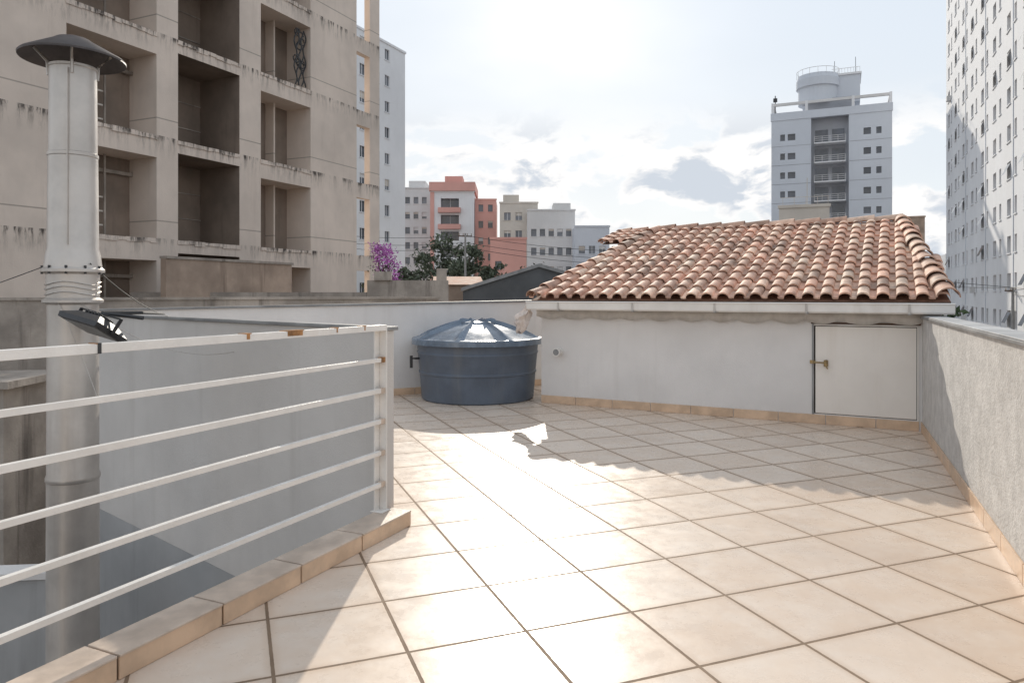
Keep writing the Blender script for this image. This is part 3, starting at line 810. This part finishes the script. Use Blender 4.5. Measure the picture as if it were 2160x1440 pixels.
# dark roofed shed, low brown roof
mb = MB(); SF = Frame((-1.75, 25), (1, .06))
P = [SF.p(0, 0, 1.62), SF.p(2.7, 0, 2.46), SF.p(5.2, 0, 1.75)]; Q = [p + Vector((.5, 9, 0)) for p in P]
mb.poly([P[0], P[1], Q[1], Q[0]], ROOFG); mb.poly([P[1], P[2], Q[2], Q[1]], ROOFG)
P_ = [p - Vector((0, 0, .12)) for p in P]
mb.poly([P[0], P[1], P_[1], P_[0]], CAP); mb.poly([P[1], P[2], P_[2], P_[1]], CAP)
mb.poly([P_[0] + Vector((.05, .1, 0)), P_[1] + Vector((0, .1, 0)), P_[2] + Vector((-.05, .1, 0)), SF.p(5.1, .1, -6), SF.p(.1, .1, -6)], ROOFG)
mb.build("dark_roofed_shed")
mb = MB(); SG = Frame((-2.75, 27), (1, .1)); mb.box(SG, 0, 1.6, 0, 4, -6, 1.75, OLDB); mb.poly([SG.p(-.2, -.2, 1.75), SG.p(1.7, -.2, 1.75), SG.p(1.7, 2, 2.1), SG.p(-.2, 2, 2.1)], TERRAP); mb.build("brown_roofed_house")

# ------------------------------------------------------------------ vegetation
def tree(name, base, h, cr, leafm, nclump=34, nleaf=60, ls=.26, trunk=.22):
    mb = MB(); base = Vector(base); top = base + Vector((U(-.4, .4), U(-.4, .4), h * .62))
    pts = [base.lerp(top, i / 5) + Vector((U(-.1, .1), U(-.1, .1), 0)) for i in range(6)]
    mb.tube(pts, [trunk * (1 - .12 * i) for i in range(6)], BARK, 8)
    cl = []
    for k in range(nclump):
        a = U(0, 6.283); e = U(-.35, 1.4); rr = cr * (U(.35, 1.25))
        c = top + Vector((math.cos(a) * math.cos(e) * rr, math.sin(a) * math.cos(e) * rr, math.sin(e) * rr * 1.1 + .1 * h))
        cl.append(c)
        if k % 3 == 0: mb.tube([pts[3].lerp(pts[5], R()), pts[5].lerp(c, .5) + Vector((0, 0, -.2)), c], [trunk * .4, trunk * .22, trunk * .08], BARK, 5)
    for c in cl:
        cs = cr * U(.16, .32)
        for _ in range(nleaf):
            d = Vector((random.gauss(0, 1), random.gauss(0, 1), random.gauss(0, .8))) * cs * .6
            p = c + d; a = Vector((U(-1, 1), U(-1, 1), U(-1, 1))).normalized(); b = a.cross(Vector((U(-1, 1), U(-1, 1), U(-1, 1)))).normalized()
            s = ls * U(.4, 1.1)
            mb.poly([p - a * s, p + b * s * .5, p + a * s, p - b * s * .5], leafm)
    return mb.build(name)
tree("street_tree", (-6.2, 68, -6), 13.0, 2.4, LEAF2, 26)
tree("street_tree", (-3.9, 66, -6), 12.4, 2.2, LEAF2, 24)
tree("street_tree", (-2.2, 72, -6), 10.8, 2.0, LEAF2)
tree("street_tree", (1.6, 62, -6), 9.6, 2.1, LEAF2)
tree("street_tree", (4.3, 64, -6), 9.4, 2.0, LEAF2)
tree("street_tree", (-9.5, 64, -6), 9.0, 2.2, LEAF2)
tree("street_tree", (7.5, 58, -6), 8.4, 2.2, LEAF2)
tree("street_tree", (-7.0, 40, -6), 8.0, 1.6, LEAF2)
tree("street_tree", (23, 42, -6), 6.5, 2.2, LEAF)
# bougainvillea
mb = MB()
bc = Vector((-3.85, 22.4, 1.2))
for k in range(7):
    e = bc + Vector((U(-.5, .4), U(-.3, .3), U(.4, 1.4))); mb.tube([bc + Vector((0, 0, -3)), bc, bc.lerp(e, .6) + Vector((0, 0, .15)), e], [.05, .04, .02, .01], BARK, 5)
for k in range(60):
    t = U(0, 1)
    c = bc + Vector((random.gauss(0, .20) - .12 * t, random.gauss(0, .22), -.1 + 1.75 * t))
    m = LEAF if R() < .18 else BOUG
    for _ in range(40):
        p = c + Vector((random.gauss(0, .09), random.gauss(0, .09), random.gauss(0, .09))); a = Vector((U(-1, 1), U(-1, 1), U(-1, 1))).normalized(); b = a.cross(Vector((U(-1, 1), U(-1, 1), U(-1, 1)))).normalized(); s = U(.02, .05)
        mb.poly([p - a * s, p + b * s * .6, p + a * s, p - b * s * .6], m)
mb.build("bougainvillea")

# ------------------------------------------------------------------ poles and wires
def pole(x, y, top, r=.12, arm=.8):
    mb = MB(); F = Frame((x, y), (.95, .3))
    mb.tube([(x, y, -6), (x, y, top)], [r * 1.4, r * .8], POLEC, 10)
    for z, w in ((top - .3, arm),):
        mb.box(F, -w, w, -.05, .05, z, z + .1, WOOD)
        for a in (-w * .9, -w * .3, w * .3, w * .9): mb.lathe(F.p(a, 0, z + .1), [(.03, 0), (.05, .06), (.03, .1), (.05, .14), (.02, .2)], OLDC, 8)
    mb.build("utility_pole")
pole(-4.0, 62, 6.6, .10, .6); pole(17.5, 60, 5.2); pole(38.4, 55.5, 1.9)
pole(-22, 75, 8.2)
mb = MB()
for (a, b, dr) in (((-22, 75, 8.1), (-4.0, 62, 6.4), .5), ((-4.0, 62, 6.4), (17.5, 60, 5.0), .6), ((-22, 75, 7.3), (-4, 62, 5.8), .5), ((-4, 62, 5.8), (17.5, 60, 4.3), .6), ((-22, 75, 6.9), (-4, 62, 5.4), .6), ((-4, 62, 5.4), (17.5, 60, 4.0), .7),
                   ((17.5, 60, 5.0), (38.4, 55.5, 1.9), .3), ((38.4, 55.5, 1.9), (24, 20, 1.8), .3), ((38.4, 55.5, 1.4), (24, 20, 1.3), .4), ((38.4, 55.5, 1.9), (46, 95, 3.6), .4)):
    sag(a, b, dr, .02)
mb.build("overhead_wires")

# ------------------------------------------------------------------ light
el = math.radians(25.5); az = math.radians(1.0)
S = Vector((math.sin(az) * math.cos(el), math.cos(az) * math.cos(el), math.sin(el)))
sun = bpy.data.lights.new("sun", 'SUN'); sun.energy = 3.3; sun.angle = math.radians(.6); sun.color = (1.0, .92, .80)
so = bpy.data.objects.new("sun", sun); so.rotation_euler = S.to_track_quat('Z', 'Y').to_euler(); so.location = (0, 20, 30); scene.collection.objects.link(so)

w = bpy.data.worlds.new("World"); scene.world = w; w.use_nodes = True; nt = w.node_tree
bg = nt.nodes['Background']; bg.inputs['Strength'].default_value = .15
sky = N(nt, 'ShaderNodeTexSky', sky_type='NISHITA'); sky.sun_disc = False; sky.sun_elevation = el; sky.sun_rotation = az
sky.air_density = 1.0; sky.dust_density = 1.0; sky.ozone_density = 1.0
tc = N(nt, 'ShaderNodeTexCoord').outputs['Generated']
sep = N(nt, 'ShaderNodeSeparateXYZ'); nt.links.new(tc, sep.inputs[0])
zc_ = sep.outputs[2]
warp = N(nt, 'ShaderNodeVectorMath', operation='MULTIPLY_ADD')
wn_ = N(nt, 'ShaderNodeTexNoise'); wn_.inputs['Scale'].default_value = 9; wn_.inputs['Detail'].default_value = 4; nt.links.new(tc, wn_.inputs['Vector'])
nt.links.new(wn_.outputs['Color'], warp.inputs[0]); warp.inputs[1].default_value = (.09, .09, .06); nt.links.new(tc, warp.inputs[2])
cv = stretch(nt, warp.outputs[0], (2.6, 2.6, 6.0))
n1 = noisen(nt, cv, 1.9, 5, .55)
nsh = noisen(nt, cv, 3.6, 5, .6)
band = mathn(nt, 'MULTIPLY', maprange(nt, zc_, -.02, .04), maprange(nt, zc_, .26, .17))
veil = maprange(nt, noisen(nt, stretch(nt, tc, (1.2, 1.2, 3)), 1.3, 4, .5), .25, .75, .84, .96)
clm = mathn(nt, 'MULTIPLY', maprange(nt, n1, .42, .48), band)
core = mathn(nt, 'MULTIPLY', mathn(nt, 'MULTIPLY', maprange(nt, n1, .44, .53), maprange(nt, nsh, .44, .58)), band)
haze = mixc(nt, maprange(nt, zc_, 0, .45), (5.45, 5.75, 6.0), (5.1, 5.6, 6.2))
c = mixc(nt, veil, sky.outputs[0], haze)
c = mixc(nt, mathn(nt, 'MULTIPLY', clm, .95), c, (7.2, 7.05, 6.9))
c = mixc(nt, mathn(nt, 'MULTIPLY', core, .85), c, (3.9, 4.35, 4.95))
nt.links.new(c, bg.inputs['Color'])

# ------------------------------------------------------------------ camera
cam = bpy.data.cameras.new("camera"); cam.sensor_width = 36; cam.lens = 1527 / 2160 * 36
cam.shift_y = -100 / 2160; cam.clip_end = 5000; cam.clip_start = .05
co = bpy.data.objects.new("camera", cam); co.location = (0, 0, 1.4); co.rotation_euler = (math.radians(90), 0, 0)
scene.collection.objects.link(co); scene.camera = co
scene.view_settings.view_transform = 'Standard'; scene.view_settings.look = 'None'; scene.view_settings.exposure = 0
